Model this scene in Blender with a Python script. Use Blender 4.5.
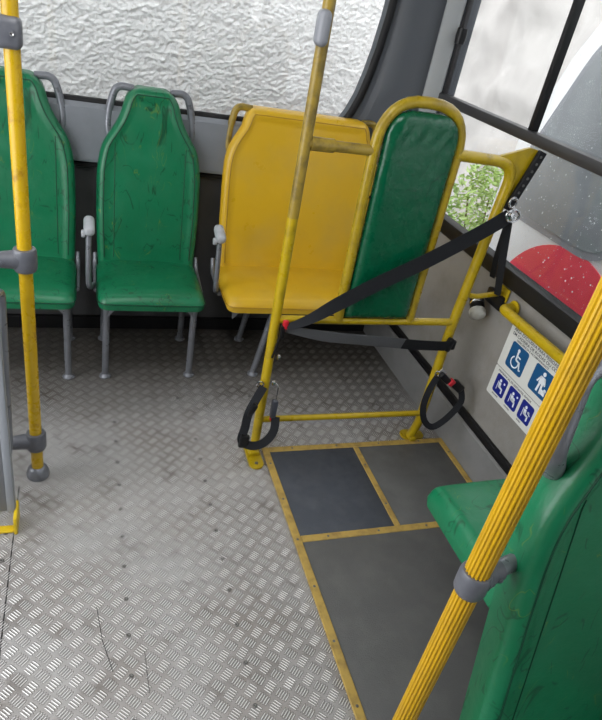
import bpy, bmesh, math, random
from mathutils import Vector, Matrix
random.seed(7)
S = bpy.context.scene
for o in list(bpy.data.objects): bpy.data.objects.remove(o)
COL = S.collection
PI = math.pi

# ------------------------------------------------ camera, sky, lamps, exposure
cam_d = bpy.data.cameras.new('camera'); cam = bpy.data.objects.new('camera', cam_d); COL.objects.link(cam)
yaw, pitch, roll, F = -0.397624, 0.541436, 0.207015, 611.17
cy, sy, cp, sp, cr, sr = math.cos(yaw), math.sin(yaw), math.cos(pitch), math.sin(pitch), math.cos(roll), math.sin(roll)
right = Vector((cy, sy, 0)); fwd = Vector((-sy*cp, cy*cp, -sp)); up = right.cross(fwd)
r2 = cr*right + sr*up; u2 = -sr*right + cr*up
M = Matrix(((r2.x, u2.x, -fwd.x, 0), (r2.y, u2.y, -fwd.y, 0), (r2.z, u2.z, -fwd.z, 1.5), (0, 0, 0, 1)))
cam.matrix_world = M
cam_d.sensor_fit = 'VERTICAL'; cam_d.sensor_height = 36; cam_d.lens = F/720*36
cam_d.clip_start = 0.02
S.camera = cam

W = bpy.data.worlds.new('overcast_sky'); S.world = W; W.use_nodes = True
bg = W.node_tree.nodes['Background']; bg.inputs[0].default_value = (0.98, 0.985, 1.0, 1); bg.inputs[1].default_value = 3.2

def area(name, loc, size, power, rot=(0, 0, 0), col=(1, 1, 1)):
    l = bpy.data.lights.new(name, 'AREA'); l.shape = 'RECTANGLE'; l.size, l.size_y = size; l.energy = power; l.color = col
    o = bpy.data.objects.new(name, l); COL.objects.link(o); o.location = loc; o.rotation_euler = rot
    return o
area('ceiling_fill_light', (0.05, 0.85, 2.08), (0.3, 1.3), 11)  # fill added to brighten the cabin, no ceiling lamp is in view
area('doorway_daylight', (-1.18, 0.9, 1.15), (1.5, 1.6), 20, (0, -PI/2, 0), (0.95, 0.98, 1))

S.view_settings.view_transform = 'Standard'; S.view_settings.look = 'None'
S.view_settings.gamma = 1; S.view_settings.exposure = 0.0; S.view_settings.use_curve_mapping = False

# ------------------------------------------------ materials
def mat(name, col, rough=0.5, metal=0.0, var=0.0, var_scale=6.0, col2=None, bump=0.0, bump_scale=60.0, scratch=None, coat=0.0, spec=None, thresh=(0.45, 0.7)):
    m = bpy.data.materials.new(name); m.use_nodes = True
    nt = m.node_tree; n = nt.nodes; L = nt.links; b = n['Principled BSDF']
    b.inputs['Roughness'].default_value = rough; b.inputs['Metallic'].default_value = metal
    if coat: b.inputs['Coat Weight'].default_value = coat
    if spec is not None: b.inputs['Specular IOR Level'].default_value = spec
    tc = n.new('ShaderNodeTexCoord')
    cur = None
    rgb = n.new('ShaderNodeRGB'); rgb.outputs[0].default_value = (*col, 1); cur = rgb.outputs[0]
    def mix(fac, c2):
        nonlocal cur
        x = n.new('ShaderNodeMix'); x.data_type = 'RGBA'
        L.new(fac, x.inputs['Factor']); L.new(cur, x.inputs['A']); x.inputs['B'].default_value = (*c2, 1); cur = x.outputs['Result']
    def noise(scale, detail=5, ro=0.6, dist=0.0, mapping=None):
        t = n.new('ShaderNodeTexNoise'); t.inputs['Scale'].default_value = scale; t.inputs['Detail'].default_value = detail
        t.inputs['Roughness'].default_value = ro; t.inputs['Distortion'].default_value = dist
        if mapping:
            mp = n.new('ShaderNodeMapping'); mp.inputs['Scale'].default_value = mapping[0]; mp.inputs['Rotation'].default_value = mapping[1]
            L.new(tc.outputs['Object'], mp.inputs[0]); L.new(mp.outputs[0], t.inputs['Vector'])
        else: L.new(tc.outputs['Object'], t.inputs['Vector'])
        return t.outputs['Fac']
    def ramp(src, a, b_, lo=0.0, hi=1.0):
        r = n.new('ShaderNodeMapRange'); r.inputs['From Min'].default_value = a; r.inputs['From Max'].default_value = b_
        r.inputs['To Min'].default_value = lo; r.inputs['To Max'].default_value = hi; L.new(src, r.inputs['Value']); return r.outputs['Result']
    if col2 is not None:
        f = ramp(noise(var_scale), thresh[0], thresh[1], 0, var); mix(f, col2)
        rr = ramp(noise(var_scale*2.3), 0.3, 0.7, max(0.02, rough-0.08), min(1, rough+0.12)); L.new(rr, b.inputs['Roughness'])
    if scratch:
        for (sc, c2, amt, rot, width) in scratch:
            v = noise(sc, 2, 0.5, 1.2, ((1, 1, 0.42), rot))
            sub = n.new('ShaderNodeMath'); sub.operation = 'SUBTRACT'; L.new(v, sub.inputs[0]); sub.inputs[1].default_value = 0.5
            ab = n.new('ShaderNodeMath'); ab.operation = 'ABSOLUTE'; L.new(sub.outputs[0], ab.inputs[0])
            line = ramp(ab.outputs[0], 0, width, 1, 0)
            gate = ramp(noise(sc*1.3+1.1, 1), 0.53, 0.59, 0, amt)
            mu = n.new('ShaderNodeMath'); mu.operation = 'MULTIPLY'; L.new(line, mu.inputs[0]); L.new(gate, mu.inputs[1])
            mix(mu.outputs[0], c2)
    L.new(cur, b.inputs['Base Color'])
    if bump:
        bp = n.new('ShaderNodeBump'); bp.inputs['Strength'].default_value = bump; bp.inputs['Distance'].default_value = 0.01
        L.new(noise(bump_scale, 4), bp.inputs['Height']); L.new(bp.outputs[0], b.inputs['Normal'])
    return m

green = mat('green_vinyl', (0.003, 0.152, 0.062), 0.36, var=0.35, var_scale=7, col2=(0.010, 0.205, 0.095), bump=0.25, bump_scale=16,
            scratch=[(9, (0.0, 0.05, 0.018), 0.85, (0.0, 0.9, 0.0), 0.022), (13, (0.0, 0.05, 0.02), 0.8, (0.0, 1.3, 0.2), 0.02), (11, (0.16, 0.24, 0.02), 0.5, (0.3, 0.2, 0.5), 0.007)])
yellowv = mat('yellow_vinyl', (0.66, 0.40, 0.016), 0.34, var=0.55, var_scale=4, col2=(0.55, 0.37, 0.075), bump=0.12, bump_scale=10)
padgreen = mat('pad_green_vinyl', (0.0, 0.085, 0.036), 0.24, var=0.4, var_scale=9, col2=(0.0, 0.07, 0.03), bump=0.3, bump_scale=22,
            scratch=[(8, (0.0, 0.03, 0.012), 0.8, (0.0, 0.8, 0.0), 0.013)])
yellowp = mat('yellow_paint', (0.45, 0.315, 0.004), 0.32, var=0.8, var_scale=18, col2=(0.28, 0.195, 0.010), bump=0.06, bump_scale=80, thresh=(0.5, 0.72))
worn = mat('worn_yellow_paint', (0.32, 0.22, 0.03), 0.36, var=0.9, var_scale=22, col2=(0.17, 0.12, 0.025), bump=0.1, bump_scale=90, thresh=(0.45, 0.62))
oldp = mat('yellow_pole_paint', (0.55, 0.345, 0.006), 0.28, var=0.8, var_scale=16, col2=(0.33, 0.17, 0.01), bump=0.04, thresh=(0.56, 0.66))
ribp = mat('ribbed_yellow_plastic', (0.60, 0.36, 0.006), 0.38, var=0.6, var_scale=14, col2=(0.42, 0.25, 0.010))
stripm = mat('brass_yellow_strip', (0.46, 0.31, 0.075), 0.42, var=0.9, var_scale=30, col2=(0.26, 0.17, 0.05), metal=0.1)
greyt = mat('grey_enamel_tube', (0.20, 0.21, 0.235), 0.32, metal=0.35, var=0.5, var_scale=20, col2=(0.12, 0.125, 0.14))
clampm = mat('grey_clamp_plastic', (0.105, 0.11, 0.13), 0.36, var=0.4, var_scale=30, col2=(0.17, 0.175, 0.19))
armm = mat('grey_armrest_plastic', (0.42, 0.44, 0.47), 0.4, var=0.4, var_scale=30, col2=(0.28, 0.29, 0.31))
trayg = mat('rear_lining_grey', (0.20, 0.215, 0.24), 0.5, var=0.5, var_scale=3, col2=(0.115, 0.125, 0.14), bump=0.08, bump_scale=200)
darkp = mat('dark_lining', (0.065, 0.065, 0.068), 0.55, var=0.5, var_scale=5, col2=(0.03, 0.03, 0.03), bump=0.1, bump_scale=200)
pillar = mat('pillar_lining_grey', (0.078, 0.086, 0.10), 0.5, bump=0.08, bump_scale=250)
wallg = mat('side_lining_grey', (0.25, 0.24, 0.225), 0.5, var=0.65, var_scale=6, col2=(0.165, 0.155, 0.135), bump=0.1, bump_scale=120)
kick = mat('kick_plate_grey', (0.20, 0.20, 0.20), 0.45, var=0.5, var_scale=5, col2=(0.13, 0.13, 0.125))
black = mat('black_rubber', (0.008, 0.008, 0.009), 0.5, spec=0.3)
alu = mat('dark_aluminium', (0.035, 0.034, 0.036), 0.42)
web = mat('black_webbing', (0.013, 0.014, 0.017), 0.7, bump=0.3, bump_scale=300, spec=0.2)
webg = mat('grey_webbing', (0.085, 0.088, 0.095), 0.6, bump=0.3, bump_scale=300, spec=0.3)
bplast = mat('black_plastic', (0.008, 0.008, 0.009), 0.35, spec=0.3)
redp = mat('red_button', (0.55, 0.015, 0.03), 0.35)
chrome = mat('chrome', (0.7, 0.7, 0.72), 0.18, metal=1)
whitep = mat('white_plastic', (0.62, 0.62, 0.58), 0.4, var=0.5, var_scale=40, col2=(0.42, 0.4, 0.34))
signw = mat('sign_white', (0.66, 0.67, 0.64), 0.35)
signb = mat('sign_blue', (0.01, 0.085, 0.22), 0.35)
signn = mat('sign_navy', (0.008, 0.018, 0.22), 0.35)
inkm = mat('sign_ink', (0.06, 0.06, 0.075), 0.5)
pictm = mat('pictogram_white', (0.78, 0.82, 0.88), 0.4)
matA = mat('blue_grey_rubber', (0.046, 0.053, 0.068), 0.42, var=0.6, var_scale=14, col2=(0.075, 0.082, 0.098), bump=0.2, bump_scale=300)
matB = mat('grey_rubber', (0.088, 0.089, 0.088), 0.48, var=0.6, var_scale=9, col2=(0.125, 0.125, 0.12), bump=0.2, bump_scale=300)
screwm = mat('screw_steel', (0.15, 0.145, 0.14), 0.4, metal=0.7)
white_body = mat('white_car_paint', (0.80, 0.81, 0.82), 0.25, coat=0.3)
carglass = mat('dark_vehicle_glass', (0.27, 0.29, 0.31), 0.12, var=0.6, var_scale=3, col2=(0.38, 0.41, 0.42))
reddecal = mat('red_decal', (0.98, 0.075, 0.12), 0.3)
asphalt = mat('asphalt', (0.16, 0.16, 0.16), 0.8, bump=0.4)
leafm = mat('leaf_green', (0.30, 0.44, 0.14), 0.8, var=0.8, var_scale=5, col2=(0.42, 0.52, 0.26), spec=0.1)
barkm = mat('bark', (0.1, 0.07, 0.04), 0.8)
creamc = mat('ceiling_cream', (0.62, 0.62, 0.6), 0.5)
diffm = mat('fill_diffuser', (0.9, 0.9, 0.9), 0.4)
stucco = mat('stucco_white', (0.97, 0.955, 0.93), 0.9, var=0.9, var_scale=95, col2=(0.50, 0.44, 0.38), thresh=(0.58, 0.70), bump=0.45, bump_scale=140)
rock = mat('pale_rock', (0.46, 0.437, 0.418), 0.9, var=0.6, var_scale=2.6, col2=(0.36, 0.34, 0.325), bump=0.5, bump_scale=5)

def tread_mat():
    m = bpy.data.materials.new('tread_plate_aluminium'); m.use_nodes = True
    nt = m.node_tree; n = nt.nodes; L = nt.links; b = n['Principled BSDF']
    b.inputs['Metallic'].default_value = 0.3
    tc = n.new('ShaderNodeTexCoord'); sep = n.new('ShaderNodeSeparateXYZ'); L.new(tc.outputs['Object'], sep.inputs[0])
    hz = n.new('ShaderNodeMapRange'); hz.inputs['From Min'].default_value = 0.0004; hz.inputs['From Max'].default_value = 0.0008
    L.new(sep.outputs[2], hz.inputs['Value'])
    def noise(sc, de=6):
        t = n.new('ShaderNodeTexNoise'); t.inputs['Scale'].default_value = sc; t.inputs['Detail'].default_value = de; L.new(tc.outputs['Object'], t.inputs['Vector']); return t
    def mapr(src, a, c, lo, hi):
        r = n.new('ShaderNodeMapRange'); r.inputs['From Min'].default_value = a; r.inputs['From Max'].default_value = c; r.inputs['To Min'].default_value = lo; r.inputs['To Max'].default_value = hi
        L.new(src, r.inputs['Value']); return r.outputs[0]
    base = n.new('ShaderNodeMix'); base.data_type = 'RGBA'
    L.new(mapr(noise(3.2).outputs['Fac'], 0.35, 0.7, 0, 1), base.inputs['Factor'])
    base.inputs['A'].default_value = (0.40, 0.39, 0.388, 1); base.inputs['B'].default_value = (0.27, 0.245, 0.228, 1)
    grime = n.new('ShaderNodeMix'); grime.data_type = 'RGBA'
    L.new(mapr(noise(9).outputs['Fac'], 0.54, 0.74, 0, 0.8), grime.inputs['Factor']); L.new(base.outputs['Result'], grime.inputs['A']); grime.inputs['B'].default_value = (0.12, 0.10, 0.085, 1)
    # shade under the rear bench, painted into the plate colour
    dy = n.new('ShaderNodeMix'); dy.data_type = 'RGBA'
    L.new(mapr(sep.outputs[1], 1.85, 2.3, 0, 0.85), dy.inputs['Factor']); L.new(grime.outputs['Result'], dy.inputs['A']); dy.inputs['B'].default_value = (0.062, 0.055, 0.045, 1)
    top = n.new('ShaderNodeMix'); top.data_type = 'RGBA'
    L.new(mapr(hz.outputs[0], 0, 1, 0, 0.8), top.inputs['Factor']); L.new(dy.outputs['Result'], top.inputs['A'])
    polish_shade = n.new('ShaderNodeMix'); polish_shade.data_type = 'RGBA'; L.new(mapr(sep.outputs[1], 1.85, 2.3, 0, 0.9), polish_shade.inputs['Factor'])  # polished bar tops, darkened by the same painted shade at the rear
    polish_shade.inputs['A'].default_value = (0.70, 0.69, 0.68, 1); polish_shade.inputs['B'].default_value = (0.115, 0.10, 0.082, 1)
    L.new(polish_shade.outputs['Result'], top.inputs['B'])
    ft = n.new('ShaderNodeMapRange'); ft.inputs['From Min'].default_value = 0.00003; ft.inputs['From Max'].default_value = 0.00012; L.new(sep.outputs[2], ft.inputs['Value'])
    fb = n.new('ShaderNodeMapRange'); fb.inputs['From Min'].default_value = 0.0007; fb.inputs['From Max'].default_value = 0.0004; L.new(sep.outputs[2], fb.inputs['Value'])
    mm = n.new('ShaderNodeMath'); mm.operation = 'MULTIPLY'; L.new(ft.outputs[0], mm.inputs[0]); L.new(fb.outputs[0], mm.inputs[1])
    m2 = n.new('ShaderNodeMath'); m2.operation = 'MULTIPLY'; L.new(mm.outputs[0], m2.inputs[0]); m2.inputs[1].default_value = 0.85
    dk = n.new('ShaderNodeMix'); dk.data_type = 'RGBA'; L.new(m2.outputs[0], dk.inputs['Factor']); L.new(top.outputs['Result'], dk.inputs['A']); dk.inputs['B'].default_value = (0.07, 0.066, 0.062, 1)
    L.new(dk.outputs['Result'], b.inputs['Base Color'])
    L.new(mapr(noise(30).outputs['Fac'], 0.3, 0.7, 0.32, 0.5), b.inputs['Roughness'])
    return m
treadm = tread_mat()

def glass_mat(name, tint, gloss=0.08):
    m = bpy.data.materials.new(name); m.use_nodes = True
    nt = m.node_tree; n = nt.nodes; L = nt.links; n.remove(n['Principled BSDF'])
    t = n.new('ShaderNodeBsdfTransparent'); t.inputs[0].default_value = (*tint, 1)
    g = n.new('ShaderNodeBsdfGlossy'); g.inputs['Roughness'].default_value = 0.04
    lw = n.new('ShaderNodeLayerWeight'); lw.inputs[0].default_value = 0.12
    mr = n.new('ShaderNodeMapRange'); mr.inputs['To Min'].default_value = gloss*0.5; mr.inputs['To Max'].default_value = 0.5; L.new(lw.outputs['Fresnel'], mr.inputs['Value'])
    x = n.new('ShaderNodeMixShader'); L.new(mr.outputs[0], x.inputs[0]); L.new(t.outputs[0], x.inputs[1]); L.new(g.outputs[0], x.inputs[2])
    L.new(x.outputs[0], n['Material Output'].inputs[0])
    return m
glass = glass_mat('window_glass', (0.95, 0.965, 0.97))
dropm = mat('water_drop', (0.75, 0.78, 0.8), 0.1)

# ------------------------------------------------ mesh helpers
def tag(o, label=None, cat=None, group=None, kind=None):
    if label: o['label'] = label
    if cat: o['category'] = cat
    if group: o['group'] = group
    if kind: o['kind'] = kind
    return o
def obj(name, bm, m, parent=None, smooth=True, angle=40):
    bmesh.ops.recalc_face_normals(bm, faces=bm.faces)
    me = bpy.data.meshes.new(name); bm.to_mesh(me); bm.free(); me.materials.append(m)
    if smooth:
        for p in me.polygons: p.use_smooth = True
        me.set_sharp_from_angle(angle=math.radians(angle))
    o = bpy.data.objects.new(name, me); COL.objects.link(o)
    if parent is not None: o.parent = parent
    return o
def thing(name, label, cat, loc=(0, 0, 0), rotz=0, group=None):
    o = bpy.data.objects.new(name, None); COL.objects.link(o); o.location = loc; o.rotation_euler = (0, 0, rotz); o.empty_display_size = 0.05
    return tag(o, label, cat, group)
def box(bm, c, s, bevel=0.0, rot=None, seg=2):
    r = bmesh.ops.create_cube(bm, size=1)
    vs = r['verts']
    for v in vs: v.co = Vector((v.co.x*s[0], v.co.y*s[1], v.co.z*s[2]))
    if bevel:
        es = list({e for v in vs for e in v.link_edges})
        g = bmesh.ops.bevel(bm, geom=es, offset=bevel, segments=seg, profile=0.5, affect='EDGES')
        vs = list({v for f in g['faces'] for v in f.verts} | {v for v in vs if v.is_valid})
    for v in vs:
        if rot is not None: v.co = rot @ v.co
        v.co += Vector(c)
def B(c, s, bevel=0.0, rot=None, seg=2):
    bm = bmesh.new(); box(bm, c, s, bevel, rot, seg); return bm
def fillet(pts, r, seg=6):
    pts = [Vector(p) for p in pts]; out = [pts[0]]
    for i in range(1, len(pts)-1):
        a, b, c = pts[i-1], pts[i], pts[i+1]
        d1 = (a-b); d2 = (c-b); rr = min(r, d1.length*0.49, d2.length*0.49)
        p1 = b+d1.normalized()*rr; p2 = b+d2.normalized()*rr
        for k in range(seg+1):
            t = k/seg; out.append((1-t)**2*p1+2*t*(1-t)*b+t*t*p2)
    out.append(pts[-1]); return out
def tube(bm, pts, r, seg=14, closed=False, prof=None):
    pts = [Vector(p) for p in pts]; n = len(pts)
    tans = []
    for i in range(n):
        if closed: t = pts[(i+1) % n]-pts[i-1]
        else: t = pts[min(i+1, n-1)]-pts[max(i-1, 0)]
        tans.append(t.normalized())
    ref = Vector((0, 0, 1)) if abs(tans[0].z) < 0.9 else Vector((0, 1, 0))
    nrm = (ref-tans[0]*ref.dot(tans[0])).normalized(); rings = []
    for i in range(n):
        nrm = (nrm-tans[i]*nrm.dot(tans[i])).normalized(); bi = tans[i].cross(nrm)
        rad = r[i] if isinstance(r, (list, tuple)) else r
        ring = []
        for k in range(seg):
            a = 2*PI*k/seg; q = rad*(prof(k) if prof else 1)
            ring.append(bm.verts.new(pts[i]+nrm*math.cos(a)*q+bi*math.sin(a)*q))
        rings.append(ring)
    m = n if closed else n-1
    for i in range(m):
        A, Bq = rings[i], rings[(i+1) % n]
        for k in range(seg): bm.faces.new((A[k], A[(k+1) % seg], Bq[(k+1) % seg], Bq[k]))
    if not closed:
        bm.faces.new(rings[0][::-1]); bm.faces.new(rings[-1])
def T(pts, r, **k):
    bm = bmesh.new(); tube(bm, pts, r, **k); return bm
def cyl(bm, a, b, r, seg=20): tube(bm, [a, b], r, seg=seg)
def lathe(bm, c, prof, seg=24, rot=None):
    rings = []
    for (r, z) in prof:
        ring = []
        for k in range(seg):
            v = Vector((r*math.cos(2*PI*k/seg), r*math.sin(2*PI*k/seg), z))
            if rot is not None: v = rot @ v
            ring.append(bm.verts.new(v+Vector(c)))
        rings.append(ring)
    for A, Bq in zip(rings, rings[1:]):
        for k in range(seg): bm.faces.new((A[k], A[(k+1) % seg], Bq[(k+1) % seg], Bq[k]))
    bm.faces.new(rings[0][::-1]); bm.faces.new(rings[-1])
def prism(bm, poly, fn0, fn1):
    a = [bm.verts.new(fn0(*p)) for p in poly]; b = [bm.verts.new(fn1(*p)) for p in poly]
    n = len(poly)
    bm.faces.new(a[::-1]); bm.faces.new(b)
    for i in range(n): bm.faces.new((a[i], a[(i+1) % n], b[(i+1) % n], b[i]))
def rrect(x0, x1, y0, y1, r, seg=5):
    P = []
    for cx, cy_, a0 in ((x1-r, y1-r, 0), (x0+r, y1-r, PI/2), (x0+r, y0+r, PI), (x1-r, y0+r, 1.5*PI)):
        for k in range(seg+1):
            a = a0+PI/2*k/seg; P.append((cx+r*math.cos(a), cy_+r*math.sin(a)))
    return P
def ribbon(bm, pts, width, side, thick=0.0022, roll=None):
    """flat strap through pts; side = list of width directions"""
    pts = [Vector(p) for p in pts]; n = len(pts); prev = None
    for i, p in enumerate(pts):
        t = (pts[min(i+1, n-1)]-pts[max(i-1, 0)]).normalized()
        s = Vector(side[i]) if isinstance(side[0], (list, tuple, Vector)) else Vector(side)
        s = (s-t*s.dot(t)).normalized(); u = t.cross(s)
        w = width[i] if isinstance(width, (list, tuple)) else width
        ring = [bm.verts.new(p+s*w/2+u*thick/2), bm.verts.new(p-s*w/2+u*thick/2), bm.verts.new(p-s*w/2-u*thick/2), bm.verts.new(p+s*w/2-u*thick/2)]
        if prev:
            for k in range(4): bm.faces.new((prev[k], prev[(k+1) % 4], ring[(k+1) % 4], ring[k]))
        else: bm.faces.new(ring[::-1])
        prev = ring
    bm.faces.new(prev)
def lerp_pts(keys, n):
    """Catmull-Rom through keys -> n samples per span"""
    K = [Vector(k) for k in keys]; out = []
    for i in range(len(K)-1):
        p0 = K[max(i-1, 0)]; p1 = K[i]; p2 = K[i+1]; p3 = K[min(i+2, len(K)-1)]
        for k in range(n):
            t = k/n
            out.append(0.5*((2*p1)+(-p0+p2)*t+(2*p0-5*p1+4*p2-p3)*t*t+(-p0+3*p1-3*p2+p3)*t**3))
    out.append(K[-1]); return out
def struct(name, bm, m, parent=None, smooth=False):
    o = obj(name, bm, m, parent, smooth)
    if parent is None: o['kind'] = 'structure'
    return o

# ------------------------------------------------ floor: five bar tread plate
bm = bmesh.new()
box(bm, (0.1, 0.75, -0.03), (2.65, 3.72, 0.06))
cell = 0.0361; a1 = Vector((math.cos(math.radians(-45)), math.sin(math.radians(-45)), 0)); a2 = Vector((-a1.y, a1.x, 0))
for i in range(-70, 90):
    for j in range(-60, 90):
        c = a1*(i*cell)+a2*(j*cell)
        if not (-0.62 < c.x < 1.40 and 0.42 < c.y < 2.56): continue
        if 0.66 < c.x and c.y < 1.64: continue
        d, e = (a1, a2) if (i+j) % 2 else (a2, a1)
        for k in range(5):
            q = c+e*((k-2)*cell*0.186); l = cell*0.43*(1 if 0 < k < 4 else 0.93); w = 0.0029; h = 0.0012
            p = [q-d*l, q-d*l*0.6-e*w, q+d*l*0.6-e*w, q+d*l, q+d*l*0.6+e*w, q-d*l*0.6+e*w]
            v = [bm.verts.new(x) for x in p]; t0 = bm.verts.new(q-d*l*0.62+Vector((0, 0, h))); t1 = bm.verts.new(q+d*l*0.62+Vector((0, 0, h)))
            for f in ((v[0], v[1], t0), (v[1], v[2], t1, t0), (v[2], v[3], t1), (v[3], v[4], t1), (v[4], v[5], t0, t1), (v[5], v[0], t0)): bm.faces.new(f)
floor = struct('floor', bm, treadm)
bm = bmesh.new(); box(bm, (-0.203, 1.0, 0.0004), (0.003, 1.15, 0.001)); tube(bm, [(0.023, 1.09, 0.0008), (0.035, 0.99, 0.0008), (0.058, 0.90, 0.0008)], 0.0009, seg=6); tube(bm, [(0.137, 0.94, 0.0008), (0.140, 0.83, 0.0008)], 0.0007, seg=6)
struct('trim_1', bm, black)
# screws
proto = None
spots = [(0.10, 1.88-0.111*k) for k in range(11)] + [(0.385, 1.76-0.112*k) for k in range(10)] + [(-0.225, 1.38-0.1*k) for k in range(5)]
spots += [(0.9, 1.95), (1.2, 2.1), (0.65, 2.02), (0.35, 2.02)]
for i, (x, y) in enumerate(spots):
    if proto is None:
        bm = bmesh.new(); lathe(bm, (0, 0, 0), [(0.0065, 0), (0.006, 0.0016), (0.004, 0.0024), (0.0015, 0.0012)], 12); proto = obj('floor_screw', bm, screwm); o = proto
    else: o = proto.copy(); COL.objects.link(o)
    o.location = (x, y, 0.0006)
    row = 'left row of floor screws' if x == 0.10 else 'right row of floor screws' if x == 0.385 else 'row of screws beside the floor seam' if x < 0 else 'scattered floor screws near the rear seats'
    tag(o, {'l': 'small dark screw head in the left of two rows in the tread plate aisle', 'r': 'small dark screw head in the right of two rows in the tread plate aisle',
            's': 'small dark screw head beside the floor seam near the yellow bracket', 'f': 'small dark screw head loose of the rows near the rear seats'}[{'le': 'l', 'ri': 'r', 'ro': 's', 'sc': 'f'}[row[:2]]], 'screw', row)

# ------------------------------------------------ rubber mats and strips
def mat_obj(x0, x1, y0, y1, m, label):
    o = obj('rubber_mat', B(((x0+x1)/2, (y0+y1)/2, 0.0045), (x1-x0, y1-y0, 0.007), 0.001), m); tag(o, label, 'floor mat', 'rubber mats of the wheelchair bay'); return o
mat_obj(0.648, 0.992, 1.246, 1.656, matA, 'small bluish dark rubber floor panel, left of the two at the rear')
mat_obj(1.008, 1.378, 1.246, 1.656, matB, 'small grey rubber floor panel beside the side wall, right of the two')
mat_obj(0.648, 1.378, 0.25, 1.224, matB, 'largest grey rubber floor panel in front of the two small ones')
def strip(i, x0, x1, y0, y1):
    s = struct('trim_%d' % i, B(((x0+x1)/2, (y0+y1)/2, 0.0065), (x1-x0, y1-y0, 0.008), 0.002), stripm)
    n = max(2, int(max(x1-x0, y1-y0)/0.17)); bm = bmesh.new()
    for k in range(n):
        t = (k+0.5)/n
        p = (x0+(x1-x0)*t, (y0+y1)/2) if x1-x0 > y1-y0 else ((x0+x1)/2, y0+(y1-y0)*t)
        lathe(bm, (p[0], p[1], 0.0105), [(0.0045, 0), (0.004, 0.0008), (0.001, 0.001)], 8)
    obj('strip_screw', bm, screwm, s)
strip(2, 0.622, 0.648, 0.25, 1.682); strip(3, 0.649, 1.379, 1.656, 1.682); strip(4, 0.989, 1.011, 1.248, 1.655)
strip(5, 0.649, 1.379, 1.222, 1.248); strip(6, 1.379, 1.402, 0.25, 1.682)

# ------------------------------------------------ rear wall
def wall_with_hole(bm, X0, X1, Z0, Z1, hole, y0, y1):
    """outer rectangle with hole polygon (ccw) in xz"""
    outer = [(X0, Z0), (X1, Z0), (X1, Z1), (X0, Z1)]
    for y in (y0, y1):
        vo = [bm.verts.new((x, y, z)) for x, z in outer]; vh = [bm.verts.new((x, y, z)) for x, z in hole]
        es = [bm.edges.new((vo[i], vo[(i+1) % 4])) for i in range(4)]+[bm.edges.new((vh[i], vh[(i+1) % len(vh)])) for i in range(len(vh))]
        bmesh.ops.triangle_fill(bm, edges=es, use_beauty=True)
        if y == y0: A = vh
        else: Bq = vh
    n = len(hole)
    for i in range(n): bm.faces.new((A[i], A[(i+1) % n], Bq[(i+1) % n], Bq[i]))
hole = [(-0.95, 1.0), (0.96, 0.985)]
cv = [(1.01, 0.995), (1.05, 1.02), (1.082, 1.075), (1.108, 1.14), (1.13, 1.23), (1.147, 1.33), (1.160, 1.45), (1.168, 1.6), (1.168, 1.8), (1.10, 1.93), (1.0, 1.98)]
hole = [(-0.95, 0.985), (0.9, 0.985)] + cv + [(-0.95, 1.98)]
bm = bmesh.new(); wall_with_hole(bm, -1.25, 1.46, 0.985-0.04, 2.15, hole, 2.60, 2.68)
struct('wall_rear', bm, pillar)
struct('wall_rear_lower', B((0.105, 2.64, 0.47), (2.71, 0.08, 0.96)), darkp)
# sloped grey shelf under the window
bm = bmesh.new()
prism(bm, [(2.60, 0.985), (2.575, 0.985), (2.555, 0.97), (2.535, 0.79), (2.545, 0.772), (2.60, 0.765)], lambda y, z: Vector((-1.2, y, z)), lambda y, z: Vector((1.40, y, z)))
struct('trim_7', bm, trayg, smooth=True)
bm = bmesh.new(); box(bm, (0.1, 2.583, 0.754), (2.6, 0.03, 0.016), 0.003); struct('trim_8', bm, black)
bm = bmesh.new(); box(bm, (0.1, 2.588, 0.03), (2.6, 0.022, 0.06), 0.003); struct('baseboard_rear', bm, black)
# rubber gasket round the rear window
win = thing('window_1', None, None)
win['kind'] = 'structure'
loop = [Vector((x, 2.598, z)) for x, z in hole]
dense = []
for i in range(len(loop)):
    a, b = loop[i], loop[(i+1) % len(loop)]; n = max(1, int((b-a).length/0.08))
    dense += [a.lerp(b, k/n) for k in range(n)]
bm = bmesh.new(); tube(bm, dense, 0.017, seg=10, closed=True); obj('gasket', bm, black, win)
bm = bmesh.new(); prism(bm, [(x, z) for x, z in hole], lambda x, z: Vector((x, 2.625, z)), lambda x, z: Vector((x, 2.630, z))); obj('pane', bm, glass, win, smooth=False)

# corner pillar, curved lining between rear window and side window
bm = bmesh.new()
prof = [(1.195, 2.60), (1.215, 2.575), (1.26, 2.56), (1.31, 2.545), (1.335, 2.53), (1.35, 2.53), (1.405, 2.50), (1.425, 2.48), (1.425, 2.60)]
def pil(z, o): return [Vector((x+(o if x < 1.3 else 0)*(1 if x < 1.25 else .4), y, z)) for x, y in prof]
levels = [(0.775, -0.14), (0.9, -0.14), (1.0, -0.11), (1.08, -0.06), (1.2, -0.03), (1.35, -0.01), (1.6, 0.0), (2.13, 0.0)]
rings = [[bm.verts.new(v) for v in pil(z, o)] for z, o in levels]
for A, Bq in zip(rings, rings[1:]):
    for k in range(len(prof)): bm.faces.new((A[k], A[(k+1) % len(prof)], Bq[(k+1) % len(prof)], Bq[k]))
bm.faces.new(rings[0][::-1]); bm.faces.new(rings[-1])
struct('trim_9', bm, pillar, smooth=True)
bm = bmesh.new(); box(bm, (1.385, 2.497, 1.45), (0.075, 0.03, 1.35), 0.01, Matrix.Rotation(math.radians(-28), 3, 'Z')); 
struct('trim_10', bm, mat('pale_pillar_edge', (0.33, 0.345, 0.355), 0.5, bump=0.08, bump_scale=250), smooth=True)

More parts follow.
